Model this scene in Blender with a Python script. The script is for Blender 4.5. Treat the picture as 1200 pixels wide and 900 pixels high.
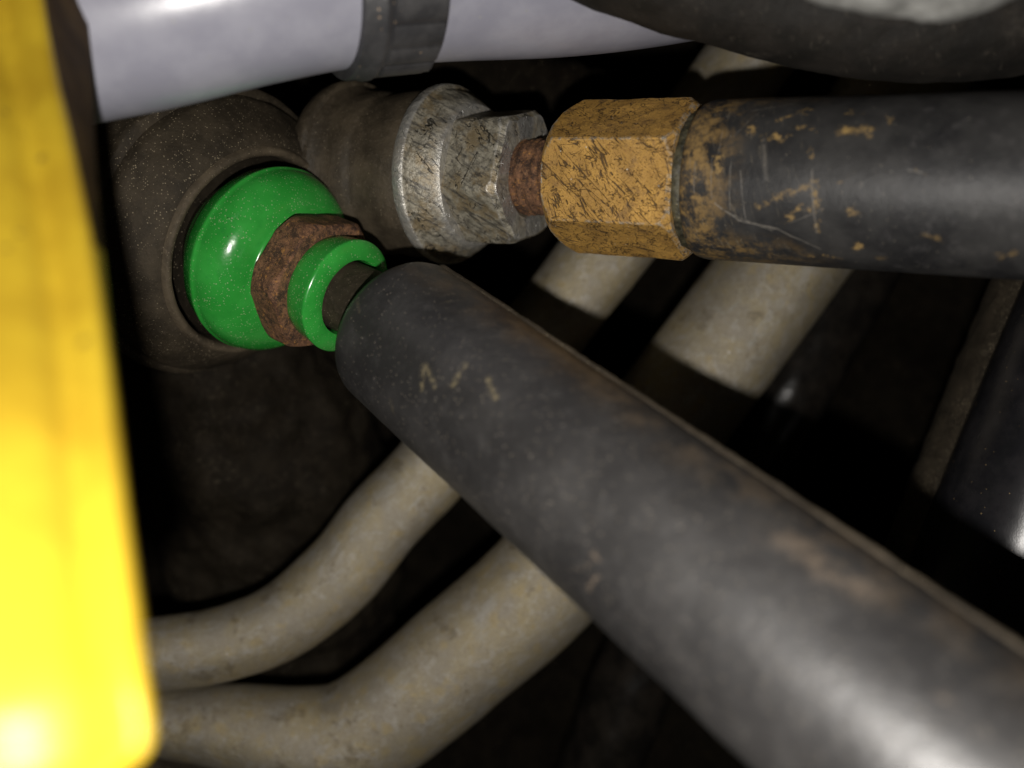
import bpy, math, random
from mathutils import Vector, noise as mnoise
random.seed(4)

# ------------------------------------------------------------------ camera, world, flash, exposure
SC = bpy.context.scene
for o in list(bpy.data.objects):
    bpy.data.objects.remove(o)
COL = SC.collection
U = 0.01                                   # design unit is the centimetre
F = 1000.0                                 # focal length for a frame 1200 wide


def W(X, d, Z):
    return Vector((X * U, (d - 12.0) * U, (Z + 12.0) * U))


def C(px, py, d):                          # design-space point (cm) seen at px, py at depth d
    return Vector(((px - 600) / F * d, d, (450 - py) / F * d))


cam_d = bpy.data.cameras.new('camera')
cam = bpy.data.objects.new('camera', cam_d)
COL.objects.link(cam)
cam.location = W(0, 0, 0)
cam.rotation_euler = (math.radians(90), 0, 0)
cam_d.sensor_width = 36
cam_d.lens = 30
cam_d.clip_start = 0.002
cam_d.clip_end = 20
cam_d.dof.use_dof = True
cam_d.dof.focus_distance = 0.127
cam_d.dof.aperture_fstop = 10.5
SC.camera = cam

w = bpy.data.worlds.new('World')
SC.world = w
w.use_nodes = True
w.node_tree.nodes['Background'].inputs[0].default_value = (0.9, 0.75, 0.5, 1)
w.node_tree.nodes['Background'].inputs[1].default_value = 0.006

fl_d = bpy.data.lights.new('flash', 'POINT')
fl_d.energy = 0.58
fl_d.color = (1.0, 0.955, 0.90)
fl_d.shadow_soft_size = 0.0014
flash = bpy.data.objects.new('flash', fl_d)
COL.objects.link(flash)
flash.location = W(-0.28, 0.0, -1.46)

SC.view_settings.view_transform = 'Standard'
SC.view_settings.look = 'None'
SC.view_settings.exposure = 0.1
SC.view_settings.gamma = 1
SC.cycles.max_bounces = 6

# ------------------------------------------------------------------ helpers: objects


def tag(o, label, cat, group=None):
    o['label'] = label
    o['category'] = cat
    if group:
        o['group'] = group
    return o


def empty(name, p, label, cat):
    o = bpy.data.objects.new(name, None)
    o.empty_display_size = 0.005
    COL.objects.link(o)
    o.location = W(*p)
    return tag(o, label, cat)


def build(name, verts, faces, uvs, m, org, parent=None, angle=40):
    """verts in design cm; uvs per face corner; org is the object's origin in design cm"""
    me = bpy.data.meshes.new(name)
    o3 = W(*org)
    me.from_pydata([W(*v) - o3 for v in verts], [], faces)
    if uvs:
        l = me.uv_layers.new(name='UVMap')
        k = 0
        flat = []
        for fu in uvs:
            for a in fu:
                flat.extend(a)
        l.data.foreach_set('uv', flat)
    me.polygons.foreach_set('use_smooth', [True] * len(me.polygons))
    me.set_sharp_from_angle(angle=math.radians(angle))
    me.materials.append(m)
    me.update()
    o = bpy.data.objects.new(name, me)
    COL.objects.link(o)
    if parent is None:
        o.location = o3
    else:
        o.parent = parent
        o.location = o3 - parent.location
    return o


def frame(a):
    """front (towards camera) and side vector for an axis"""
    a = a.normalized()
    f = Vector((0, -1, 0))
    e1 = (f - a * f.dot(a)).normalized()
    e2 = e1.cross(a)
    if e2.z < 0:
        e2 = -e2
    return a, e1, e2


def lathe(name, o, a, prof, m, parent=None, seg=128, rfun=None, lump=0, lf=2.0, angle=40, org=None, caps=True):
    a, e1, e2 = frame(a)
    V, Fc, UVs = [], [], []
    for (t, r) in prof:
        for k in range(seg):
            th = 2 * math.pi * k / seg
            rr = rfun(th, t, r) if rfun else r
            p = o + a * t + (e1 * math.cos(th) + e2 * math.sin(th)) * rr
            if lump and rr > 0.02:
                rr += lump * mnoise.fractal(p * lf, 1.0, 2.0, 3)
                p = o + a * t + (e1 * math.cos(th) + e2 * math.sin(th)) * rr
            V.append(p)
    n = len(prof)
    flip = e1.cross(e2).dot(a) < 0
    for i in range(n - 1):
        for k in range(seg):
            k2 = (k + 1) % seg
            f = [i * seg + k, i * seg + k2, (i + 1) * seg + k2, (i + 1) * seg + k]
            th0 = 2 * math.pi * k / seg
            th1 = 2 * math.pi * (k + 1) / seg
            # the seam lies at the back (pi)
            if th0 > math.pi - 1e-6:
                th0 -= 2 * math.pi
                th1 -= 2 * math.pi
            R = max(r for _, r in prof)
            u = [(prof[i][0], th0 * R), (prof[i][0], th1 * R), (prof[i + 1][0], th1 * R), (prof[i + 1][0], th0 * R)]
            if flip:
                f.reverse()
                u.reverse()
            Fc.append(f)
            UVs.append(u)
    if caps:
        for i in (0, n - 1):
            f = [i * seg + k for k in range(seg)]
            if (i == 0) != flip:
                f.reverse()
            Fc.append(f)
            UVs.append([(prof[i][0], 0)] * seg)
    return build(name, V, Fc, UVs, m, org if org is not None else o, parent, angle)


def soft(th, af, corner):
    """hexagon radius at angle th (a flat faces th = 0), corners cut at radius corner"""
    q = (th + math.pi / 6) % (math.pi / 3) - math.pi / 6
    h = af / 2 / math.cos(q)
    k = 0.03
    x = min(h, corner)
    d = abs(h - corner)
    return x - 0.25 * max(0, k - d) ** 2 / k


def spline(P, n):
    """Catmull-Rom through 4-vectors (x, d, z, r)"""
    out = []
    Q = [P[0] * 2 - P[1]] + P + [P[-1] * 2 - P[-2]]
    for i in range(1, len(Q) - 2):
        for j in range(n):
            t = j / n
            out.append(0.5 * ((2 * Q[i]) + (Q[i + 1] - Q[i - 1]) * t + (2 * Q[i - 1] - 5 * Q[i] + 4 * Q[i + 1] - Q[i + 2]) * t * t
                              + (3 * Q[i] - Q[i - 1] - 3 * Q[i + 1] + Q[i + 2]) * t ** 3))
    out.append(P[-1])
    return out


def sweep(name, pts, m, parent=None, seg=64, n=12, lump=0, lf=2.0, flat=None, rf=None, angle=60):
    """pts: (px, py, depth, radius cm)"""
    P = []
    for (px, py, d, r) in pts:
        c = C(px, py, d)
        P.append(Vector((c.x, c.y, c.z, r)))
    S = spline(P, n)
    V, Fc, UVs = [], [], []
    L = 0
    Ls = []
    for i, s in enumerate(S):
        c = s.xyz
        a = (S[min(i + 1, len(S) - 1)].xyz - S[max(i - 1, 0)].xyz).normalized()
        if i:
            L += (c - S[i - 1].xyz).length
        Ls.append(L)
        a, e1, e2 = frame(a)
        for k in range(seg):
            th = 2 * math.pi * k / seg
            r = s.w
            if rf:
                r = rf(th, L, r)
            q = e1 * math.cos(th) * (flat or 1) + e2 * math.sin(th)
            p = c + q * r
            if lump:
                p = c + q * (r + lump * mnoise.fractal(p * lf, 1.0, 2.0, 4))
            V.append(p)
    flip = e1.cross(e2).dot(a) < 0
    for i in range(len(S) - 1):
        for k in range(seg):
            k2 = (k + 1) % seg
            f = [i * seg + k, i * seg + k2, (i + 1) * seg + k2, (i + 1) * seg + k]
            th0 = 2 * math.pi * k / seg
            th1 = 2 * math.pi * (k + 1) / seg
            if th0 > math.pi - 1e-6:
                th0 -= 2 * math.pi
                th1 -= 2 * math.pi
            R = S[0].w
            u = [(Ls[i], th0 * R), (Ls[i], th1 * R), (Ls[i + 1], th1 * R), (Ls[i + 1], th0 * R)]
            if flip:
                f.reverse()
                u.reverse()
            Fc.append(f)
            UVs.append(u)
    for i in (0, len(S) - 1):
        f = [i * seg + k for k in range(seg)]
        if (i == 0) != flip:
            f.reverse()
        Fc.append(f)
        UVs.append([(0, 0)] * seg)
    return build(name, V, Fc, UVs, m, S[len(S) // 2].xyz, parent, angle)


def cyl_uv(px, py, o, a, r):
    """where the line of sight through px, py meets a cylinder: (length, arc) in cm"""
    a, e1, e2 = frame(a)
    d = C(px, py, 1).normalized()
    dp = d - a * d.dot(a)
    op = -o - a * (-o).dot(a)
    A = dp.dot(dp)
    B = 2 * dp.dot(op)
    Cc = op.dot(op) - r * r
    disc = max(B * B - 4 * A * Cc, 0)
    s = (-B - math.sqrt(disc)) / (2 * A)
    p = d * s - o
    return p.dot(a), math.atan2(p.dot(e2), p.dot(e1)) * r


# ------------------------------------------------------------------ helpers: materials
class N:
    def __init__(self, name):
        self.m = bpy.data.materials.new(name)
        self.m.use_nodes = True
        self.t = self.m.node_tree
        self.b = self.t.nodes['Principled BSDF']
        tc = self.t.nodes.new('ShaderNodeTexCoord')
        mp = self.t.nodes.new('ShaderNodeVectorMath')
        mp.operation = 'SCALE'
        mp.inputs['Scale'].default_value = 1 / U
        self.link(tc.outputs['Object'], mp.inputs[0])
        self.obj = mp.outputs[0]
        self.uv = tc.outputs['UV']

    def link(self, a, b):
        self.t.links.new(a, b)

    def put(self, s, v):
        if hasattr(v, 'links') or isinstance(v, bpy.types.NodeSocket):
            self.link(v, s)
        elif isinstance(v, (tuple, list)):
            s.default_value = tuple(v) + ((1,) if len(v) == 3 and len(s.default_value) == 4 else ())
        else:
            s.default_value = v

    def math(self, op, a, b=0.0, c=0.0, clamp=False):
        n = self.t.nodes.new('ShaderNodeMath')
        n.operation = op
        n.use_clamp = clamp
        self.put(n.inputs[0], a)
        self.put(n.inputs[1], b)
        self.put(n.inputs[2], c)
        return n.outputs[0]

    def noise(self, s, detail=4, rough=0.55, v=None, dist=0.0, off=0.0):
        n = self.t.nodes.new('ShaderNodeTexNoise')
        src = v or self.obj
        if off:
            ad = self.t.nodes.new('ShaderNodeVectorMath')
            ad.inputs[1].default_value = (off, off * 1.7, -off)
            self.link(src, ad.inputs[0])
            src = ad.outputs[0]
        self.link(src, n.inputs['Vector'])
        n.inputs['Scale'].default_value = s
        n.inputs['Detail'].default_value = detail
        n.inputs['Roughness'].default_value = rough
        n.inputs['Distortion'].default_value = dist
        return n.outputs[0]

    def stretch(self, v, sc, rot=(0, 0, 0)):
        n = self.t.nodes.new('ShaderNodeMapping')
        self.link(v, n.inputs[0])
        n.vector_type = 'TEXTURE'                # turns first, then scales
        n.inputs['Scale'].default_value = tuple(1.0 / q for q in sc)
        n.inputs['Rotation'].default_value = rot
        return n.outputs[0]

    def ss(self, x, lo, hi):
        n = self.t.nodes.new('ShaderNodeMapRange')
        n.interpolation_type = 'SMOOTHSTEP'
        self.put(n.inputs[0], x)
        n.inputs[1].default_value = lo
        n.inputs[2].default_value = hi
        return n.outputs[0]

    def mix(self, f, a, b):
        n = self.t.nodes.new('ShaderNodeMix')
        n.data_type = 'RGBA'
        self.put(n.inputs[0], f)
        self.put(n.inputs[6], a)
        self.put(n.inputs[7], b)
        return n.outputs[2]

    def vor(self, s, feature='F1', v=None, rnd=1.0):
        n = self.t.nodes.new('ShaderNodeTexVoronoi')
        n.feature = feature
        self.link(v or self.obj, n.inputs['Vector'])
        n.inputs['Scale'].default_value = s
        n.inputs['Randomness'].default_value = rnd
        return n

    def specks(self, s, size=0.15, keep=0.3):
        """sparse little round grains"""
        n = self.vor(s)
        sep = self.t.nodes.new('ShaderNodeSeparateColor')
        self.link(n.outputs['Color'], sep.inputs[0])
        rad = self.math('MULTIPLY', sep.outputs[1], size)
        inside = self.math('LESS_THAN', n.outputs['Distance'], rad)
        k = self.math('LESS_THAN', sep.outputs[0], keep)
        return self.math('MULTIPLY', inside, k)

    def cracks(self, s, w, v=None, dist=0.25):
        """thin wandering lines: cell borders broken up by a mask"""
        src = v or self.obj
        n = self.t.nodes.new('ShaderNodeTexNoise')
        self.link(src, n.inputs['Vector'])
        n.inputs['Scale'].default_value = s * 1.3
        ad = self.t.nodes.new('ShaderNodeVectorMath')
        ad.operation = 'MULTIPLY_ADD'
        self.link(n.outputs['Color'], ad.inputs[0])
        ad.inputs[1].default_value = (dist,) * 3
        self.link(src, ad.inputs[2])
        e = self.vor(s, 'DISTANCE_TO_EDGE', ad.outputs[0])
        return self.math('SUBTRACT', 1.0, self.ss(e.outputs['Distance'], w * 0.3, w))

    def hairs(self, s, w, sc, rot, off, lo, hi):
        """loose curved hairline marks: level lines of a stretched noise, kept in patches"""
        f = self.noise(s, 3, 0.5, v=self.stretch(self.obj, sc, rot), off=off)
        r = self.math('SUBTRACT', 1.0, self.ss(self.math('ABSOLUTE', self.math('SUBTRACT', f, 0.5)), w * 0.3, w))
        return self.math('MULTIPLY', r, self.ss(self.noise(2.6, 4, 0.7, off=off + 40), lo, hi))

    def strokes(self, L, wob=0.04, ws=6.0, rag=0.0, rs=14.0):
        """painted or scratched strokes given by end points in UV centimetres"""
        n = self.t.nodes.new('ShaderNodeTexNoise')
        self.link(self.uv, n.inputs['Vector'])
        n.inputs['Scale'].default_value = ws
        n.inputs['Detail'].default_value = 4
        ad = self.t.nodes.new('ShaderNodeVectorMath')
        ad.operation = 'MULTIPLY_ADD'
        self.link(n.outputs['Color'], ad.inputs[0])
        ad.inputs[1].default_value = (wob, wob, 0)
        ad2 = self.t.nodes.new('ShaderNodeVectorMath')
        ad2.operation = 'ADD'
        self.link(self.uv, ad2.inputs[0])
        ad2.inputs[1].default_value = (-wob / 2, -wob / 2, 0)
        self.link(ad2.outputs[0], ad.inputs[2])
        sp = self.t.nodes.new('ShaderNodeSeparateXYZ')
        self.link(ad.outputs[0], sp.inputs[0])
        u, v = sp.outputs[0], sp.outputs[1]
        rg = self.math('MULTIPLY', self.math('SUBTRACT', self.noise(rs, 5, 0.75, off=31), 0.42), rag) if rag else None
        out = None
        for (u0, v0, u1, v1, wd, st) in L:
            dx, dy = u1 - u0, v1 - v0
            l2 = max(dx * dx + dy * dy, 1e-6)
            pu = self.math('SUBTRACT', u, u0)
            pv = self.math('SUBTRACT', v, v0)
            t = self.math('ADD', self.math('MULTIPLY', pu, dx / l2), self.math('MULTIPLY', pv, dy / l2), clamp=True)
            qx = self.math('SUBTRACT', pu, self.math('MULTIPLY', t, dx))
            qy = self.math('SUBTRACT', pv, self.math('MULTIPLY', t, dy))
            d = self.math('SQRT', self.math('ADD', self.math('MULTIPLY', qx, qx), self.math('MULTIPLY', qy, qy)))
            if rg is not None:
                d = self.math('ADD', d, rg)
            f = self.math('SUBTRACT', 1.0, self.ss(d, wd * 0.1, wd))
            f = self.math('MULTIPLY', f, st)
            out = f if out is None else self.math('MAXIMUM', out, f)
        return out

    def bump(self, h, dist, strength=1.0, prev=None):
        n = self.t.nodes.new('ShaderNodeBump')
        n.inputs['Strength'].default_value = strength
        n.inputs['Distance'].default_value = dist * U
        self.link(h, n.inputs['Height'])
        if prev:
            self.link(prev, n.inputs['Normal'])
        return n.outputs[0]

    def edge(self, lo, hi):
        g = self.t.nodes.new('ShaderNodeNewGeometry')
        return self.ss(g.outputs['Pointiness'], lo, hi)

    def out(self, col, rough, normal=None, metal=0.0, spec=0.5, **kw):
        self.put(self.b.inputs['Base Color'], col)
        self.put(self.b.inputs['Roughness'], rough)
        self.put(self.b.inputs['Metallic'], metal)
        self.put(self.b.inputs['Specular IOR Level'], spec)
        if normal:
            self.link(normal, self.b.inputs['Normal'])
        for k, v in kw.items():
            self.put(self.b.inputs[k.replace('_', ' ')], v)
        return self.m


DUST = (0.42, 0.37, 0.28)

# axes --------------------------------------------------------------
K = 0.952
G0 = C(317.6, 305.1, 14.6 * K)               # green bushing stack
GA = Vector((0.809, -0.442, -0.387)).normalized()
R0 = C(470, 389, 12.6)                       # near black tube
R1 = C(985, 795, 7.82)
RA = (R1 - R0).normalized()
RR = 1.155
T0 = C(830, 212, 12.3)                       # tie rod with the ochre hex
TA = (C(1190, 219, 10.4) - T0).normalized()
TR = 1.12


def mat_rod():
    n = N('scuffed_black_tube')
    big = n.noise(1.1, 5, 0.6)
    mid = n.noise(5.0, 5, 0.65, off=3)
    fine = n.noise(45, 3, 0.6)
    col = n.mix(n.ss(big, 0.38, 0.68), (0.024, 0.023, 0.023), (0.044, 0.042, 0.041))
    col = n.mix(n.math('MULTIPLY', n.ss(mid, 0.5, 0.75), 0.28), col, (0.085, 0.081, 0.078))
    # brown road dirt on the flank towards the seam
    sp = n.t.nodes.new('ShaderNodeSeparateXYZ')
    n.link(n.uv, sp.inputs[0])
    flank = n.ss(sp.outputs[1], 0.55, 1.35)
    dirt = n.math('MULTIPLY', flank, n.ss(n.noise(2.6, 6, 0.7, off=8), 0.42, 0.66))
    col = n.mix(n.math('MULTIPLY', dirt, 0.8), col, (0.13, 0.095, 0.06))
    L = []
    for (a, b, c, d, wd, st) in [(497, 428, 494, 455, .075, .8), (499, 430, 509, 452, .075, .55), (546, 427, 531, 450, .075, .7),
                                 (572, 444, 580, 466, .075, .7), (418, 350, 421, 366, .05, .25), (457, 468, 461, 484, .06, .3),
                                 (516, 356, 552, 352, .03, .3)]:
        u0, v0 = cyl_uv(a, b, R0, RA, RR)
        u1, v1 = cyl_uv(c, d, R0, RA, RR)
        L.append((u0, v0, u1, v1, wd, st))
    st = n.strokes(L, 0.06, 7, 0.12)
    st = n.math('MULTIPLY', st, n.ss(n.noise(14, 3, 0.6, off=2), 0.35, 0.6))
    col = n.mix(n.math('MULTIPLY', st, 0.75), col, (0.33, 0.27, 0.15))
    L = []
    for (a, b, c, d, wd, s) in [(628, 634, 632, 630, .045, .9), (697, 648, 702, 656, .06, .9), (690, 690, 698, 676, .06, .8),
                                (668, 668, 695, 660, .04, .5), (925, 632, 960, 662, .26, .55), (960, 662, 1015, 692, .22, .55),
                                (1100, 812, 1112, 824, .07, .45), (880, 628, 900, 640, .05, .5)]:
        u0, v0 = cyl_uv(a, b, R0, RA, RR)
        u1, v1 = cyl_uv(c, d, R0, RA, RR)
        L.append((u0, v0, u1, v1, wd, s))
    st2 = n.math('MULTIPLY', n.strokes(L, 0.12, 5, 0.25, 8), n.ss(n.noise(9, 4, 0.65, off=5), 0.38, 0.6))
    col = n.mix(n.math('MULTIPLY', st2, 0.7), col, (0.23, 0.17, 0.115))
    sk = n.specks(11, 0.2, 0.30)
    sk2 = n.specks(24, 0.3, 0.4)
    col = n.mix(n.math('MULTIPLY', sk, 0.5), col, (0.20, 0.18, 0.16))
    col = n.mix(n.math('MULTIPLY', sk2, 0.45), col, (0.3, 0.26, 0.2))
    rough = n.math('ADD', n.math('MULTIPLY', mid, 0.14), 0.375)
    rough = n.math('ADD', rough, n.math('MULTIPLY', st2, 0.3))
    nb = n.bump(fine, 0.006, 0.5)
    nb = n.bump(n.noise(9, 3), 0.025, 0.3, nb)
    nb = n.bump(sk, 0.012, 0.8, nb)
    return n.out(col, rough, nb, spec=1.0)


def mat_green(name, dusty):
    n = N(name)
    big = n.noise(1.7, 4)
    col = n.mix(n.ss(big, 0.35, 0.7), (0.024, 0.27, 0.034), (0.038, 0.345, 0.05))
    col = n.mix(n.math('MULTIPLY', n.ss(n.noise(6, 5, 0.7), 0.5, 0.75), 0.25), col, (0.01, 0.13, 0.03))
    d1 = n.specks(32, 0.42, 0.6 * dusty)
    d2 = n.specks(18, 0.16, 0.2 * dusty)
    patch = n.ss(n.noise(1.3, 4, off=5), 0.36, 0.55)
    d1 = n.math('MULTIPLY', d1, patch)
    dd = n.math('MAXIMUM', d1, d2)
    col = n.mix(n.math('MULTIPLY', dd, 0.5), col, (0.36, 0.42, 0.24))
    blk = n.specks(17, 0.14, 0.15)
    col = n.mix(blk, col, (0.02, 0.02, 0.015))
    rough = n.math('ADD', n.math('MULTIPLY', n.noise(8, 4), 0.16), 0.14)
    rough = n.math('ADD', rough, n.math('MULTIPLY', dd, 0.5))
    nb = n.bump(n.noise(2.5, 3), 0.05, 0.25)
    nb = n.bump(dd, 0.003, 0.4, nb)
    return n.out(col, rough, nb, spec=0.5, Subsurface_Weight=0.08, Subsurface_Radius=(0.001, 0.003, 0.001), Subsurface_Scale=0.4)


def mat_rust(name='rusted_steel', k=1.0, warm=1.0):
    n = N(name)
    a = n.noise(5, 6, 0.7)
    b = n.noise(16, 6, 0.75, off=4)
    c = n.noise(55, 4, 0.7, off=9)
    col = n.mix(n.ss(a, 0.36, 0.64), (0.07 * k, 0.034 * k, 0.020 * k), (0.21 * k, 0.105 * k, 0.055 * k))
    col = n.mix(n.math('MULTIPLY', n.ss(b, 0.52, 0.68), 0.75), col, (0.34 * k, 0.18 * k * warm, 0.085 * k))
    col = n.mix(n.math('MULTIPLY', n.ss(n.noise(7, 6, 0.8, off=15), 0.48, 0.58), 0.8), col, (0.030, 0.019, 0.017))
    col = n.mix(n.math('MULTIPLY', n.ss(c, 0.55, 0.66), 0.6), col, (0.42 * k, 0.24 * k, 0.11 * k))
    g = n.noise(28, 5, 0.8, off=33)
    col = n.mix(n.math('MULTIPLY', n.ss(g, 0.52, 0.6), 0.6), col, (0.035, 0.018, 0.012))
    col = n.mix(n.math('MULTIPLY', n.ss(n.noise(12, 6, 0.8, off=52), 0.56, 0.64), 0.8), col, (0.42 * k, 0.20 * k, 0.05 * k))
    nb = n.bump(b, 0.035, 0.8)
    nb = n.bump(g, 0.025, 0.9, nb)
    nb = n.bump(c, 0.02, 0.9, nb)
    return n.out(col, n.math('ADD', n.math('MULTIPLY', b, 0.3), 0.45), nb, spec=0.4)


def mat_zinc():
    n = N('weathered_zinc')
    a = n.noise(2.4, 6, 0.7)
    b = n.noise(8, 6, 0.7, off=4)
    c = n.noise(40, 4, 0.7, off=9)
    st = n.noise(7, 5, 0.7, v=n.stretch(n.obj, (0.5, 1.0, 3.0), (0.3, 0.5, 0.2)))
    col = n.mix(n.ss(b, 0.36, 0.62), (0.17, 0.155, 0.12), (0.38, 0.35, 0.275))
    col = n.mix(n.math('MULTIPLY', n.ss(a, 0.45, 0.60), 0.8), col, (0.24, 0.18, 0.095))
    col = n.mix(n.math('MULTIPLY', n.ss(st, 0.50, 0.62), 0.8), col, (0.06, 0.056, 0.05))
    col = n.mix(n.math('MULTIPLY', n.ss(c, 0.56, 0.7), 0.35), col, (0.60, 0.57, 0.48))
    ck = n.math('MAXIMUM', n.hairs(3.0, 0.014, (0.25, 0.8, 1.3), (0, 0.9, 0), 12, 0.5, 0.56), n.hairs(3.0, 0.012, (0.2, 0.6, 1.4), (0, 2.0, 0), 29, 0.52, 0.58))
    col = n.mix(ck, col, (0.05, 0.045, 0.035))
    ed = n.edge(0.515, 0.56)
    col = n.mix(n.math('MULTIPLY', ed, 0.8), col, (0.78, 0.77, 0.74))
    nb = n.bump(n.noise(4, 4, 0.6, off=3), 0.09, 0.6)
    nb = n.bump(b, 0.03, 0.5, nb)
    nb = n.bump(c, 0.01, 0.7, nb)
    nb = n.bump(n.math('SUBTRACT', 1.0, ck), 0.03, 0.8, nb)
    return n.out(col, n.math('SUBTRACT', n.math('ADD', n.math('MULTIPLY', b, 0.35), 0.24), n.math('MULTIPLY', ed, 0.12)), nb, metal=n.math('ADD', n.math('MULTIPLY', ed, 0.5), 0.3), spec=0.6)


def mat_ochre():
    n = N('ochre_painted_steel')
    a = n.noise(2.2, 5, 0.65)
    b = n.noise(12, 6, 0.75, off=4)
    c = n.noise(60, 4, 0.75, off=9)
    col = n.mix(n.ss(a, 0.34, 0.66), (0.42, 0.235, 0.055), (0.60, 0.34, 0.078))
    col = n.mix(n.math('MULTIPLY', n.ss(b, 0.55, 0.70), 0.8), col, (0.27, 0.12, 0.03))
    # pitted dark flecks and scratch lines in several directions
    fl = n.noise(26, 5, 0.8, v=n.stretch(n.obj, (1.0, 1.0, 2.2), (0, 0.7, 0)), off=2)
    patch = n.ss(n.noise(3.2, 4, off=6), 0.42, 0.6)
    fm = n.math('MULTIPLY', n.ss(fl, 0.58, 0.64), n.math('ADD', n.math('MULTIPLY', patch, 0.7), 0.3))
    col = n.mix(fm, col, (0.055, 0.03, 0.012))
    ck = None
    for (q, wd, st, rot, off, lo) in ((6.0, 0.016, (0.07, 0.6, 1.3), (0, 0.85, 0), 3, 0.47), (5.0, 0.014, (0.07, 0.6, 1.4), (0, -0.7, 0), 17, 0.52), (7.0, 0.016, (0.1, 0.6, 1.2), (0, 1.25, 0), 23, 0.51),
                                      (5.5, 0.013, (0.06, 0.6, 1.5), (0, 0.2, 0), 61, 0.52), (7.0, 0.012, (0.5, 1, 1), (0, 0.6, 0), 71, 0.52)):
        k = n.hairs(q, wd, st, rot, off, lo, lo + 0.04)
        ck = k if ck is None else n.math('MAXIMUM', ck, k)
    grit = n.ss(n.noise(38, 5, 0.8, off=12), 0.54, 0.62)
    col = n.mix(n.math('MULTIPLY', grit, 0.5), col, (0.17, 0.085, 0.025))
    col = n.mix(n.math('MULTIPLY', n.ss(n.noise(3.6, 6, 0.75, off=50), 0.50, 0.66), 0.7), col, (0.21, 0.12, 0.045))
    col = n.mix(n.math('MULTIPLY', ck, 0.9), col, (0.05, 0.028, 0.012))
    ed = n.edge(0.512, 0.55)
    chip = n.math('MULTIPLY', ed, n.ss(b, 0.46, 0.56))
    col = n.mix(chip, col, (0.50, 0.46, 0.38))
    gl = n.specks(20, 0.22, 0.06)
    col = n.mix(gl, col, (0.85, 0.83, 0.75))
    met = n.math('MULTIPLY', n.math('MAXIMUM', chip, gl), 0.6)
    nb = n.bump(n.math('SUBTRACT', 1.0, n.math('MAXIMUM', ck, fm)), 0.03, 0.8)
    nb = n.bump(b, 0.03, 0.6, nb)
    nb = n.bump(c, 0.012, 0.8, nb)
    rough = n.math('SUBTRACT', n.math('ADD', n.math('MULTIPLY', b, 0.3), 0.36), n.math('MULTIPLY', chip, 0.2))
    return n.out(col, rough, nb, metal=met, spec=0.5)


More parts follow.
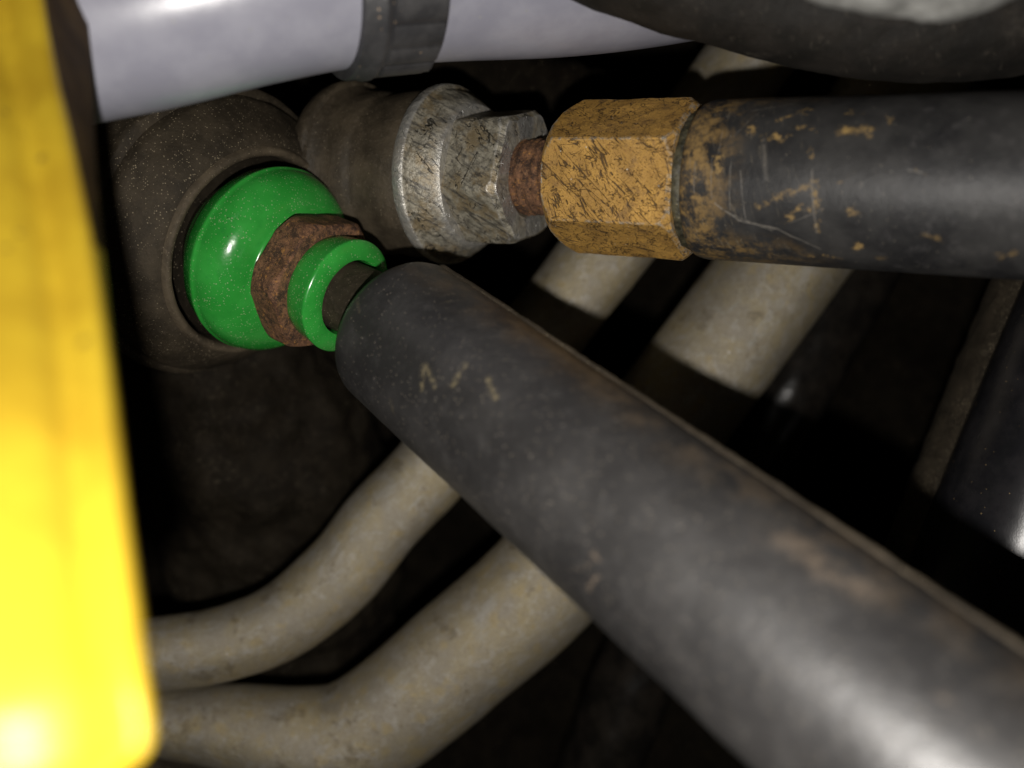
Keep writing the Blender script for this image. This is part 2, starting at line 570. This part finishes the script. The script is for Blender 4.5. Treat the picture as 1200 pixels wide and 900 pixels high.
def mat_tube_overspray():
    n = N('black_tube_with_ochre_overspray')
    big = n.noise(1.3, 5, 0.6)
    b = n.noise(6, 6, 0.7, off=4)
    fine = n.noise(40, 4, 0.7)
    col = n.mix(n.ss(big, 0.35, 0.68), (0.017, 0.017, 0.018), (0.042, 0.041, 0.040))
    sp = n.t.nodes.new('ShaderNodeSeparateXYZ')
    n.link(n.uv, sp.inputs[0])
    u, v = sp.outputs[0], sp.outputs[1]
    near = n.math('SUBTRACT', 1.0, n.ss(u, 0.3, 2.2))
    rim = n.math('SUBTRACT', 1.0, n.ss(u, 0.1, 0.9))
    # ochre mist at the end, along the top and the lower flank
    mist = n.ss(n.noise(3.2, 7, 0.8, off=7), 0.43, 0.62)
    flank = n.math('MAXIMUM', n.ss(v, 0.75, 1.35), n.ss(n.math('MULTIPLY', v, -1.0), 0.95, 1.4))
    am = n.math('MULTIPLY', mist, n.math('MAXIMUM', n.math('MULTIPLY', rim, 0.95), n.math('MULTIPLY', n.math('MULTIPLY', flank, near), 0.8)))
    col = n.mix(am, col, (0.27, 0.17, 0.06))
    L, S = [], []
    for (a, bb, c, d, wd, s) in [
            (905, 158, 918, 163, .075, .95), (985, 155, 1018, 153, .10, .95), (992, 132, 1012, 132, .05, .9), (950, 177, 952, 183, .05, .9),
            (835, 182, 858, 182, .055, .9), (840, 185, 842, 200, .055, .8), (880, 150, 892, 158, .05, .8), (915, 140, 945, 130, .06, .7),
            (890, 240, 950, 218, .06, .55), (955, 215, 958, 270, .06, .8), (920, 260, 938, 240, .06, .7), (995, 246, 1006, 248, .07, .6),
            (1004, 292, 1008, 286, .06, .8), (1085, 275, 1098, 280, .06, .4), (1075, 202, 1085, 203, .05, .5), (1175, 300, 1185, 298, .08, .5),
            (950, 300, 985, 302, .05, .7), (1020, 300, 1040, 303, .05, .5), (1040, 138, 1043, 145, .05, .5), (845, 218, 850, 218, .04, .7),
            (930, 150, 950, 150, .05, .6), (985, 215, 1003, 202, .03, .4)]:
        u0, v0 = cyl_uv(a, bb, T0, TA, TR)
        u1, v1 = cyl_uv(c, d, T0, TA, TR)
        L.append((u0, v0, u1, v1, wd, s))
    om = n.math('MULTIPLY', n.strokes([q[:4] + (q[4] * 1.3, q[5]) for q in L], 0.16, 7, 0.42, 9), n.ss(n.noise(20, 5, 0.75, off=3), 0.34, 0.58))
    col = n.mix(n.math('MULTIPLY', om, 0.85), col, (0.40, 0.26, 0.09))
    for (a, bb, c, d, wd, s) in [
            (838, 238, 866, 258, .022, .8), (866, 258, 912, 268, .026, .8), (912, 268, 962, 292, .018, .6), (850, 248, 905, 270, .016, .6),
            (835, 185, 834, 232, .014, .6), (857, 190, 856, 245, .014, .6), (868, 200, 874, 255, .014, .6), (952, 200, 957, 272, .02, .5),
            (815, 190, 813, 225, .02, .5), (895, 165, 898, 210, .05, .3), (925, 262, 965, 245, .014, .5), (1065, 200, 1080, 203, .02, .6),
            (848, 150, 842, 180, .014, .4), (880, 130, 930, 122, .014, .5), (860, 160, 900, 125, .014, .35)]:
        u0, v0 = cyl_uv(a, bb, T0, TA, TR)
        u1, v1 = cyl_uv(c, d, T0, TA, TR)
        S.append((u0, v0, u1, v1, wd, s))
    sm = n.math('MULTIPLY', n.strokes(S, 0.04, 4, 0.03, 12), n.ss(n.noise(9, 4, 0.7, off=13), 0.28, 0.52))
    col = n.mix(n.math('MULTIPLY', sm, 0.75), col, (0.24, 0.22, 0.19))
    gs = n.noise(7, 5, 0.75, v=n.stretch(n.uv, (3.0, 0.4, 1), (0, 0, 0.25)))
    gm = n.math('MULTIPLY', n.ss(gs, 0.55, 0.68), n.math('MULTIPLY', near, 0.4))
    col = n.mix(gm, col, (0.22, 0.19, 0.14))
    far = n.math('MULTIPLY', n.ss(u, 1.5, 3.0), n.math('MULTIPLY', n.ss(b, 0.52, 0.7), 0.4))
    col = n.mix(far, col, (0.09, 0.085, 0.085))
    sk = n.specks(22, 0.22, 0.2)
    col = n.mix(n.math('MULTIPLY', sk, 0.5), col, (0.25, 0.22, 0.17))
    rough = n.math('ADD', n.math('MULTIPLY', b, 0.26), 0.30)
    rough = n.math('ADD', rough, n.math('MULTIPLY', n.math('MAXIMUM', om, am), 0.25))
    nb = n.bump(fine, 0.006, 0.6)
    nb = n.bump(b, 0.03, 0.3, nb)
    nb = n.bump(n.math('SUBTRACT', 1.0, sm), 0.006, 0.5, nb)
    return n.out(col, rough, nb, spec=0.3)


def mat_housing(name, k=1.0, glossy=0.0, dust=1.0, spec=0.4):
    n = N(name)
    a = n.noise(2.0, 5, 0.65)
    b = n.noise(12, 6, 0.7, off=4)
    c = n.noise(50, 3, 0.7, off=8)
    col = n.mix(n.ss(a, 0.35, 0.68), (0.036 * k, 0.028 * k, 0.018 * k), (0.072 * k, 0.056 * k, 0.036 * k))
    col = n.mix(n.math('MULTIPLY', n.ss(b, 0.52, 0.7), 0.5), col, (0.11 * k, 0.085 * k, 0.06 * k))
    sk = n.specks(15, 0.2, 0.22 * dust)
    sk2 = n.specks(38, 0.42, 0.4 * dust)
    dd = n.math('MAXIMUM', sk, sk2)
    dd = n.math('MULTIPLY', dd, n.ss(n.noise(0.9, 3, off=14), 0.32, 0.55))
    col = n.mix(n.math('MULTIPLY', dd, 0.6), col, (0.36, 0.30, 0.2))
    nb = n.bump(b, 0.03, 0.5)
    nb = n.bump(c, 0.012, 0.7, nb)
    nb = n.bump(dd, 0.012, 0.8, nb)
    return n.out(col, n.math('ADD', n.math('MULTIPLY', b, 0.3), 0.5 - glossy), nb, spec=spec)


def mat_pipe():
    n = N('corroded_cast_aluminium')
    a = n.noise(1.3, 5, 0.65)
    b = n.noise(5, 6, 0.7, off=4)
    c = n.noise(22, 5, 0.75, off=8)
    col = n.mix(n.ss(a, 0.36, 0.66), (0.37, 0.33, 0.26), (0.42, 0.355, 0.225))
    col = n.mix(n.math('MULTIPLY', n.ss(b, 0.48, 0.66), 0.6), col, (0.50, 0.47, 0.42))
    col = n.mix(n.math('MULTIPLY', n.ss(c, 0.52, 0.68), 0.4), col, (0.26, 0.225, 0.165))
    col = n.mix(n.math('MULTIPLY', n.ss(n.noise(3, 4, 0.6, off=20), 0.55, 0.68), 0.5), col, (0.48, 0.37, 0.17))
    sk = n.specks(6, 0.22, 0.12)
    col = n.mix(n.math('MULTIPLY', sk, 0.5), col, (0.75, 0.72, 0.66))
    wear = n.noise(3, 4, 0.65, v=n.stretch(n.uv, (0.35, 1.6, 1), (0, 0, 0)))
    col = n.mix(n.math('MULTIPLY', n.ss(wear, 0.54, 0.68), 0.45), col, (0.50, 0.49, 0.46))
    col = n.mix(n.math('MULTIPLY', n.ss(n.noise(30, 4, 0.8, off=31), 0.53, 0.63), 0.45), col, (0.20, 0.165, 0.11))
    col = n.mix(n.math('MULTIPLY', n.ss(n.noise(1.8, 5, 0.75, off=41), 0.56, 0.66), 0.6), col, (0.19, 0.155, 0.10))
    nb = n.bump(b, 0.03, 0.5)
    nb = n.bump(c, 0.03, 0.8, nb)
    return n.out(col, n.math('ADD', n.math('MULTIPLY', c, 0.35), 0.17), nb, metal=0.45, spec=0.6)


def mat_plain(name, c0, c1, r0, r1, s=2.0, bump=0.03, bs=8, specks=0.0, sc=(0.3, 0.27, 0.22), spec=0.5, sks=12):
    n = N(name)
    a = n.noise(s, 5, 0.62)
    col = n.mix(n.ss(a, 0.36, 0.66), c0, c1)
    b = n.noise(bs, 5, 0.65, off=6)
    if specks:
        k = n.specks(sks, 0.25, specks)
        col = n.mix(n.math('MULTIPLY', k, 0.7), col, sc)
    rough = n.math('ADD', n.math('MULTIPLY', b, r1 - r0), r0)
    nb = n.bump(b, bump, 0.5)
    nb = n.bump(n.noise(45, 3), 0.003, 0.4, nb)
    return n.out(col, rough, nb, spec=spec)


def mat_hose():
    n = N('black_hose_rubber')
    a = n.noise(1.6, 5, 0.62)
    col = n.mix(n.ss(a, 0.36, 0.66), (0.010, 0.009, 0.0075), (0.020, 0.017, 0.014))
    sc = n.noise(4, 6, 0.75, off=9)
    col = n.mix(n.math('MULTIPLY', n.ss(n.math('MULTIPLY', n.ss(n.noise(0.8, 2, off=3), 0.45, 0.65), sc), 0.45, 0.7), 0.75), col, (0.10, 0.085, 0.065))
    ln = n.noise(10, 5, 0.75, v=n.stretch(n.uv, (2.0, 0.35, 1), (0, 0, 0.5)))
    col = n.mix(n.math('MULTIPLY', n.ss(ln, 0.58, 0.7), 0.5), col, (0.11, 0.095, 0.075))
    col = n.mix(n.math('MULTIPLY', n.specks(22, 0.2, 0.15), 0.4), col, (0.2, 0.17, 0.12))
    nb = n.bump(sc, 0.05, 0.5)
    nb = n.bump(n.noise(40, 4, 0.7), 0.012, 0.7, nb)
    return n.out(col, n.math('ADD', n.math('MULTIPLY', sc, 0.25), 0.5), nb, spec=0.3)


M_rod = mat_rod()
M_green = mat_green('green_polyurethane', 1.0)
M_rust = mat_rust('rusted_steel', 1.4, 0.95)
M_stud = mat_rust('rusted_thread', 1.35, 1.0)
M_zinc = mat_zinc()
M_ochre = mat_ochre()
M_over = mat_tube_overspray()
M_cup = mat_housing('dusty_black_steel', 0.7, dust=0.8, spec=0.2)
M_lip = mat_housing('worn_brown_rim', 1.4, dust=0.6, spec=0.25)
M_boss = mat_housing('oily_dark_steel', 1.1, glossy=0.12, dust=0.3)
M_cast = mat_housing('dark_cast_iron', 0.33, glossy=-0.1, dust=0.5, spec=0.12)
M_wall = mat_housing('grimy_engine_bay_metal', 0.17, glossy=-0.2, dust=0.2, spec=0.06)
M_pipe = mat_pipe()
M_white = mat_plain('pale_lavender_plastic', (0.255, 0.255, 0.305), (0.31, 0.31, 0.36), 0.26, 0.34, 1.2, 0.006, 4, 0.12, (0.3, 0.3, 0.3))
M_tie = mat_plain('charcoal_nylon', (0.030, 0.030, 0.032), (0.052, 0.051, 0.052), 0.4, 0.6, 3, 0.02, 10, 0.2, (0.3, 0.22, 0.15))
M_hose = mat_hose()
M_greyc = mat_plain('pale_grey_cast_metal', (0.16, 0.16, 0.15), (0.30, 0.30, 0.285), 0.4, 0.7, 3.0, 0.08, 5, 0.0, (0.5, 0.4, 0.25))
M_shiny = mat_plain('glossy_black_paint', (0.010, 0.010, 0.012), (0.020, 0.019, 0.021), 0.24, 0.33, 2.0, 0.004, 6, 0.1, (0.35, 0.25, 0.12), 0.5, 20)
M_rim = mat_housing('dust_caked_black_rim', 0.7, dust=3.2)
M_seam = mat_housing('scuffed_brown_seam', 0.95, dust=0.8)
M_dark = mat_plain('dark_oily_rubber', (0.008, 0.007, 0.006), (0.018, 0.015, 0.012), 0.18, 0.30, 2.0, 0.02, 5, 0.0)
M_yellow = mat_plain('yellow_enamel', (0.44, 0.285, 0.018), (0.54, 0.37, 0.024), 0.36, 0.5, 1.0, 0.02, 5, 0.25, (0.10, 0.065, 0.02), 0.22, 5)
M_edge = mat_plain('shade_brown_edge', (0.05, 0.028, 0.010), (0.10, 0.06, 0.02), 0.6, 0.8, 2.0, 0.02, 5, 0.0, spec=0.1)  # side shade of the yellow bar, put into the colour
M_olive = mat_plain('greenish_corroded_collar', (0.015, 0.015, 0.010), (0.085, 0.075, 0.042), 0.35, 0.6, 6.0, 0.06, 14, 0.3, (0.4, 0.3, 0.15), 0.5, 22)

# ------------------------------------------------------------------ the setting: grimy metal behind everything


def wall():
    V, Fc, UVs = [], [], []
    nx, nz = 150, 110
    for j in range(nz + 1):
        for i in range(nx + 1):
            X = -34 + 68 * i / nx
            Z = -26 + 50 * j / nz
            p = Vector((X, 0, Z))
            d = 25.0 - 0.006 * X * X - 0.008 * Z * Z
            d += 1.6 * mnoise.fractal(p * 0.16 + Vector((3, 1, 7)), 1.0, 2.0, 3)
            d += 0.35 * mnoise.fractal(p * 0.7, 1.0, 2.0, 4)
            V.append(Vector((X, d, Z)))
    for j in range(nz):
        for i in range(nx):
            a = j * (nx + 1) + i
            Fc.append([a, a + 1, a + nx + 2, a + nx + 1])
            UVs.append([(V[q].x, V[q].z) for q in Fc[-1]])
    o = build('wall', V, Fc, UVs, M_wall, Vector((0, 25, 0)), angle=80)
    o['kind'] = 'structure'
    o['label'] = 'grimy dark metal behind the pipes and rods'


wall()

# dark casting below the green bushing
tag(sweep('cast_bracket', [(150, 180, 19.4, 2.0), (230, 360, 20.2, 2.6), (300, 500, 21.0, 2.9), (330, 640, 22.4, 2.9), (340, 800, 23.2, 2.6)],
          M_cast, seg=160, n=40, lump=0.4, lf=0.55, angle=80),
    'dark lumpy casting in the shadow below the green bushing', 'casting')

# dusty ledge low on the left under the pipes
tag(sweep('dusty_ledge', [(-60, 902, 19.2, 0.9), (150, 914, 19.0, 0.9), (330, 962, 18.6, 0.9)], M_rim, seg=64, n=20, lump=0.12, lf=2.5, angle=80),
    'rough dusty ledge in the bottom left corner under the thick pipe', 'ledge')

# dark bracket edge behind the zinc nut, below the pale hose
tag(sweep('dark_bracket', [(505, 70, 17.5, 0.5), (600, 95, 18, 0.75), (720, 130, 18.5, 0.8), (860, 150, 19.0, 0.7)], M_wall, seg=48, n=16,
          lump=0.15, lf=1.4, flat=0.5, angle=80),
    'dark bracket in the shadow between pale hose and rusty ochre hex', 'bracket')

# ------------------------------------------------------------------ pale pipes
thin = [(-60, 792, 16.6, .70), (60, 780, 16.6, .70), (170, 768, 16.6, .70), (260, 754, 16.6, .72), (335, 725, 16.7, .76), (400, 670, 16.8, .80),
        (450, 608, 16.9, .80), (500, 556, 17.0, .80), (590, 447, 17.0, .83), (690, 320, 17.0, .85), (775, 212, 17.1, .86),
        (868, 82, 17.2, .86), (960, -40, 17.3, .86), (1040, -150, 17.3, .86)]
tag(sweep('metal_pipe', thin, M_pipe, seg=96, n=22, lump=0.016, lf=1.0, angle=80),
    'thinner grey tan metal pipe, the upper of the two curving at lower left', 'pipe', 'pale metal pipes behind the rods')
thick = [(-60, 830, 17.2, .60), (60, 838, 17.2, .62), (180, 845, 17.2, .66), (270, 851, 17.1, .82), (345, 864, 17.0, .99), (400, 865, 17.0, 1.08), (455, 838, 17.0, 1.14), (535, 772, 17.0, 1.18),
         (642, 676, 17.0, 1.2), (760, 520, 17.1, 1.2), (852, 398, 17.2, 1.2), (918, 308, 17.3, 1.2), (1010, 175, 17.5, 1.2), (1090, 40, 17.7, 1.2), (1160, -90, 17.8, 1.2)]
tag(sweep('metal_pipe', thick, M_pipe, seg=96, n=22, lump=0.018, lf=0.9, angle=80),
    'thicker grey tan metal pipe, the lower and right one of the two', 'pipe', 'pale metal pipes behind the rods')

# dark hose with a small glint to the right of the thick pipe
tag(sweep('rubber_hose', [(1120, 120, 19.6, .95), (1040, 250, 19.4, .95), (950, 405, 19.0, .95), (880, 540, 19.0, .95), (800, 690, 19.2, .95), (740, 800, 19.4, .95), (690, 940, 19.6, .95)],
          M_dark, seg=64, n=16, lump=0.05, lf=1.2, angle=80),
    'dark oily hose with one small glint just right of the thick pipe', 'hose')

# ------------------------------------------------------------------ glossy black cylinder on the right
t = empty('black_canister', C(1200, 620, 14.2), 'glossy black canister with dust-caked edge at the right side of the picture', 'canister')
sweep('body', [(1416, 110, 13.6, 1.5), (1329, 330, 13.9, 1.5), (1269, 470, 14.1, 1.5), (1214, 600, 14.3, 1.5), (1168, 710, 14.45, 1.5), (1100, 860, 14.7, 1.5)], M_shiny, t, seg=128, n=16)
sweep('rim', [(1400, 110, 14.9, 1.9), (1310, 330, 15.2, 1.9), (1250, 470, 15.4, 1.9), (1196, 600, 15.6, 1.9), (1153, 710, 15.75, 1.9), (1090, 860, 16.0, 1.9)],
      M_rim, t, seg=160, n=20, lump=0.03, lf=3, angle=80)

# ------------------------------------------------------------------ green bushing stack


def sc(P):
    return [(t * K, r * K) for t, r in P]


t = empty('cup_washer', G0 - GA * 0.6, 'black dusty steel cup around the green bushing', 'cup washer')
lathe('cup', G0, GA, sc([(-6.5, 2.5), (-1.42, 2.62), (-1.36, 2.63), (-1.28, 2.60), (-1.25, 2.52), (-1.23, 2.47), (-1.10, 2.46), (-1.02, 2.43), (-0.96, 2.38), (-0.85, 2.32), (-0.68, 2.20), (-0.52, 2.05), (-0.42, 1.92), (-0.40, 1.84)]),
      M_cup, t, seg=160, lump=0.025, lf=1.5, caps=False, angle=50)
lathe('rim', G0, GA, sc([(-0.42, 1.86), (-0.33, 1.83), (-0.30, 1.79), (-0.31, 1.73), (-0.36, 1.69), (-0.45, 1.675), (-0.6, 1.665)]), M_lip, t, seg=160, lump=0.014, lf=2, caps=False, angle=60)

lathe('liner', G0, GA, sc([(-0.56, 1.68), (-0.60, 1.66), (-0.85, 1.60), (-1.0, 1.3), (-1.0, 1.0)]), M_cast, t, seg=128, lump=0.012, lf=2, caps=False, angle=60)

o = lathe('rubber_bushing', G0, GA, sc([(-0.9, 1.1), (-0.7, 1.22), (-0.46, 1.38), (-0.30, 1.52), (-0.09, 1.59), (-0.03, 1.615), (0.0, 1.62), (0.025, 1.61), (0.04, 1.595), (0.1, 1.59), (0.18, 1.575), (0.26, 1.55), (0.34, 1.51), (0.42, 1.455), (0.49, 1.385),
                                   (0.55, 1.30), (0.59, 1.22), (0.615, 1.14), (0.63, 1.07), (0.64, 1.01), (0.66, 0.97), (0.70, 0.95), (0.80, 0.94), (0.82, 0.45)]), M_green, seg=192, lump=0.012, lf=1.2, angle=70)
tag(o, 'bright green domed rubber bushing seated in the black steel cup', 'bushing')

NB, NF = 0.74 * K, 1.34 * K
hexp = [(NB + (NF - NB) * k / 30, 1.2) for k in range(31)]


def nut_r(th, tt, r):
    h = soft(th + math.radians(52), 2.08 * K, 1.165 * K)
    c = 1.06 * K + 0.9 * min(tt - NB, NF - tt)
    h -= max(0.0, 0.035 - min(tt - NB, NF - tt)) * 0.7
    return min(h, c)


o = lathe('hex_nut', G0, GA, [(NB, 0.5)] + hexp + [(NF + 0.001, 0.5)], M_rust, seg=240, rfun=lambda th, tt, r: nut_r(th, tt, r) if r > 1.1 else r, lump=0.010, lf=3.0, angle=30)
tag(o, 'rust-brown hex nut clamped between the two green rubber pieces', 'nut')

o = lathe('spacer_sleeve', G0, GA, sc([(1.33, 0.5), (1.33, 0.85), (1.37, 0.88), (1.5, 0.905), (1.66, 0.93), (1.76, 0.95), (1.79, 0.955), (1.81, 0.95), (1.83, 0.925), (1.87, 0.86), (1.895, 0.76), (1.90, 0.68), (1.89, 0.64), (1.84, 0.615), (1.7, 0.605), (1.35, 0.6)]),
          M_green, seg=128, lump=0.012, lf=1.5, caps=False, angle=45)
tag(o, 'small green ring sleeve between rusty nut and near black tube', 'sleeve')

# near tube with its stud and seam
t = empty('link_rod', R0, 'large matt black tube running diagonally to the lower right corner', 'rod')
GS = G0 + GA * 1.4 * K
lathe('stud', GS, GA, [(0, 0.56), (0.5, 0.56), (1.55, 0.56)], M_cup, t, seg=64, lump=0.01, org=GS)
prof = [(-0.02, 0.4), (-0.01, RR - .13), (0.02, RR - .07), (0.07, RR - .03), (0.16, RR - .005)]
k = 0.3
while k < 11.3:
    prof.append((k, RR))
    k += 0.12
lathe('tube', R0, RA, prof, M_rod, t, seg=160, lump=0.008, lf=1.2, angle=50)
a, e1, e2 = frame(RA)
th = math.radians(76)
so = R0 + (e1 * math.cos(th) + e2 * math.sin(th)) * (RR - 0.015)
lathe('seam', so, RA, [(0.12, 0.02), (0.2, 0.05)] + [(0.3 + 0.1 * i, 0.055) for i in range(110)], M_seam, t, seg=20, lump=0.014, lf=5, angle=80)

# ------------------------------------------------------------------ upper tie rod
t = empty('tie_rod', T0 - TA * 1.2, 'black tube with rust-scarred ochre hex end, running to the right edge', 'rod')


def threads(th, tt, r):
    ph = (tt / 0.14 + th / (2 * math.pi)) % 1.0
    return r - 0.02 * abs(2 * ph - 1)


lathe('threaded_stud', T0, TA, [(-3.5 + 0.0175 * i, 0.6) for i in range(90)], M_stud, t, seg=96, rfun=threads, lump=0.02, lf=5, org=T0 - TA * 2.6, angle=80)
hp = []
for i in range(81):
    hp.append((-2.20 + 2.0 * i / 80, 1.0))


def ochre_r(th, tt, r):
    h = soft(th + math.radians(17), 2.02, 1.175)
    x = (tt + 2.20)
    c = 1.03 + 0.8 * x
    x2 = -0.20 - tt
    c2 = 1.05 + 0.9 * x2
    h -= max(0.0, 0.05 - x2) * 0.8
    return min(h, c, c2)


lathe('hex_sleeve', T0, TA, [(-2.16, 0.5), (-2.199, 0.6), (-2.201, 0.95)] + hp + [(-0.199, 0.9), (-0.18, 0.6)], M_ochre, t, seg=288,
      rfun=lambda th, tt, r: ochre_r(th, tt, r) if r > 0.97 else r, lump=0.014, lf=2.5, angle=24, org=T0 - TA * 1.2)
lathe('collar', T0, TA, [(-0.22, 0.96), (-0.15, 0.985), (-0.09, 0.975), (-0.05, 0.95)], M_olive, t, seg=128, lump=0.03, lf=5, org=T0)
prof = [(-0.07, 0.6), (-0.065, 1.02), (-0.045, 1.065), (-0.01, 1.09), (0.06, 1.11), (0.14, 1.12)]
k = 0.25
while k < 9.0:
    prof.append((k, TR))
    k += 0.12
lathe('tube', T0, TA, prof, M_over, t, seg=160, lump=0.008, lf=1.2, angle=50)

# zinc flange nut
NO = T0 - TA * 4.2
t = empty('flange_nut', NO, 'weathered grey flanged hex nut left of the rusty thread', 'nut')
lathe('flange', T0, TA, [(-4.66, 0.6), (-4.65, 1.40), (-4.61, 1.46), (-4.55, 1.485), (-4.44, 1.485), (-4.41, 1.47), (-4.39, 1.44), (-4.37, 1.40), (-4.30, 1.38), (-4.18, 1.33), (-4.02, 1.22), (-3.93, 1.14), (-3.9, 0.6)], M_zinc, t, seg=160, lump=0.014, lf=2.0,
      org=NO, angle=30)
hp = [(-4.25 + 1.28 * i / 52, 1.0) for i in range(53)]


def zinc_r(th, tt, r):
    h = soft(th + math.radians(-4), 1.98, 1.12)
    c = 1.03 + 0.7 * (-2.97 - tt)
    h -= max(0.0, tt + 3.05) * 1.0
    return min(h, c)


lathe('hex', T0, TA, [(-4.25, 0.6)] + hp + [(-2.968, 0.94), (-2.969, 0.64), (-3.05, 0.56)], M_zinc, t, seg=192, rfun=lambda th, tt, r: zinc_r(th, tt, r) if r > 0.97 else r,
      lump=0.02, lf=2.0, angle=28, org=NO)

# dark boss behind that nut
BO = T0 - TA * 5.5
t = empty('ball_joint', BO, 'dark oily round boss behind the grey flange nut', 'ball joint')
lathe('boss', T0, TA, [(-6.9, 0.9), (-6.6, 1.42), (-6.5, 1.50), (-6.42, 1.52), (-6.36, 1.50), (-6.3, 1.44), (-6.0, 1.42), (-5.75, 1.40), (-5.66, 1.36), (-5.6, 1.33), (-5.2, 1.40), (-4.7, 1.40), (-4.63, 1.37)], M_boss, t, seg=160, lump=0.02, lf=1.6, org=BO, angle=50)
lathe('collar', T0, TA, [(-6.75, 1.3), (-6.72, 1.54), (-6.66, 1.60), (-6.46, 1.62), (-6.40, 1.58), (-6.38, 1.4)], M_boss, t, seg=128, lump=0.02, lf=1.6, org=BO, angle=50)

# ------------------------------------------------------------------ pale hose with its strap
white = [(-40, 48, 10.2, 1.24), (60, 24, 10.2, 1.23), (170, 4, 10.3, 1.22), (290, -22, 10.5, 1.21), (400, -38, 10.8, 1.2), (520, -40, 11.4, 1.2), (660, -40, 12.0, 1.2), (780, -50, 12.5, 1.2), (900, -70, 13, 1.2), (1020, -100, 13.4, 1.2)]
tag(sweep('plastic_hose', white, M_white, seg=128, n=16),
    'pale lavender grey plastic hose along the top edge', 'hose')

t = empty('cable_tie', C(460, -36, 11.05), 'charcoal ribbed strap wrapped round the pale hose', 'strap')
P0 = C(384, -37, 10.75)
P1 = C(478, -41, 11.2)
SA = (P1 - P0).normalized()
SL = (P1 - P0).length
rb = 1.345
lathe('strap', P0, SA, [(0, 1.15), (0.0, rb - .02), (0.03, rb), (0.2, rb), (0.24, rb + .03), (0.30, rb + .03), (0.34, rb), (SL - .05, rb), (SL, rb - .03), (SL, 1.15)], M_tie, t, seg=128, lump=0.006, lf=3, caps=False)
a, e1, e2 = frame(SA)
for i in range(12):                          # raised ribs across the strap
    th0 = math.radians(-100 + i * 15)
    V, Fc = [], []
    for q in range(5):
        th = th0 + math.radians(12.0) * q / 4
        for (tt, r) in ((0.36, rb - .01), (0.37, rb + .035), (SL - .05, rb + .035), (SL - .02, rb - .01)):
            V.append(P0 + SA * tt + (e1 * math.cos(th) + e2 * math.sin(th)) * (r - (0.02 if q in (0, 4) and r > rb else 0)))
    for q in range(4):
        for s in range(3):
            b = q * 4 + s
            Fc.append([b, b + 1, b + 5, b + 4])
    Fc.append([0, 1, 2, 3])
    Fc.append([19, 18, 17, 16])
    build('rib', V, Fc, None, M_tie, P0, t, 40)

# ------------------------------------------------------------------ black hose and grey casting at the top right
tag(sweep('rubber_hose', [(480, -200, 10.4, .95), (620, -125, 10.6, .95), (770, -66, 10.8, .95), (900, -28, 11.0, .97), (1000, -8, 11.0, 1.0), (1090, 0, 11.0, 1.02), (1180, -8, 11.0, 1.02), (1290, -35, 11.0, 1.0), (1400, -80, 11, 1.0)],
          M_hose, seg=128, n=20, lump=0.04, lf=1.1, angle=80),
    'thick matt black rubber hose sagging across the top right', 'hose')
tag(sweep('grey_casting', [(900, -82, 8.4, .45), (980, -57, 8.4, .5), (1060, -49, 8.4, .5), (1130, -43, 8.4, .5), (1190, -66, 8.4, .48), (1270, -110, 8.4, .45)],
          M_greyc, seg=96, n=24, lump=0.06, lf=1.5, angle=80),
    'rough pale grey casting peeking in at the top edge above black hose', 'casting')

# ------------------------------------------------------------------ yellow bar close to the lens on the left


def yellow_bar():
    rows = [  # py, edge px, front depth, side width px, side depth
        (-160, 101, 8.6, 68, 1.35), (-40, 105, 8.3, 58, 1.15), (60, 109, 7.9, 46, 0.9), (160, 113, 7.3, 28, 0.6), (260, 119, 6.75, 14, 0.4), (360, 128, 6.2, 7, 0.4),
        (480, 140, 5.55, 5, 0.3), (600, 151, 5.05, 4, 0.3), (720, 164, 4.7, 4, 0.3), (800, 173, 4.5, 4, 0.3), (850, 180, 4.47, 4, 0.3), (872, 181, 4.45, 4, 0.3),
        (886, 176, 4.45, 5, 0.3), (900, 160, 4.45, 6, 0.3), (914, 140, 4.45, 6, 0.3), (930, 100, 4.45, 6, 0.3)]
    V, Fc, UVs = [], [], []
    R = []
    for (py, ex, d, sw, sd) in rows:
        f = ex - sw                          # front arris
        Z = (450 - py) / F * d

        def q(px, dd):
            return Vector(((px - 600) / F * dd, dd, Z))
        R.append([q(f - 420, d - .5), q(f - 260, d - .42), q(f - 150, d - .30), q(f - 95, d - .18), q(f - 78, d - .12), q(f - 66, d - .02), q(f - 52, d + .05), q(f - 40, d + .03), q(f - 30, d - .02), q(f - 14, d - .02),
                  q(f - 4, d + .03), q(f, d + .1), q(ex - 2, d + sd * .8 + .1), q(ex, d + sd + .1), q(ex - 6, d + sd + .22), q(f - 120, d + sd + .6), q(f - 420, d + sd + .6)])
    S = []
    for i in range(len(R) - 1):
        for j in range(4):
            s = j / 4
            row = []
            for k in range(len(R[0])):
                p0 = R[max(i - 1, 0)][k]
                p1, p2 = R[i][k], R[i + 1][k]
                p3 = R[min(i + 2, len(R) - 1)][k]
                row.append(0.5 * (2 * p1 + (p2 - p0) * s + (2 * p0 - 5 * p1 + 4 * p2 - p3) * s * s + (3 * p1 - p0 - 3 * p2 + p3) * s ** 3))
            S.append(row)
    S.append(R[-1])
    m = len(R[0])
    for row in S:
        V += row
    for i in range(len(S) - 1):
        for k in range(m):
            k2 = (k + 1) % m
            Fc.append([i * m + k, (i + 1) * m + k, (i + 1) * m + k2, i * m + k2])
    Fc.append(list(range(m)))
    Fc.append([(len(S) - 1) * m + k for k in reversed(range(m))])
    o = build('yellow_bar', V, Fc, None, M_yellow, C(60, 500, 5.2), angle=70)
    o.data.materials.append(M_edge)          # shade of the bar's turned-away upper side, painted in as dark brown
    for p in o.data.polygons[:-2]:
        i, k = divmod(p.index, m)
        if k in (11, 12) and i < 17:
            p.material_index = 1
    tag(o, 'blurred bright yellow bar close to the lens along the left edge', 'bar')


yellow_bar()
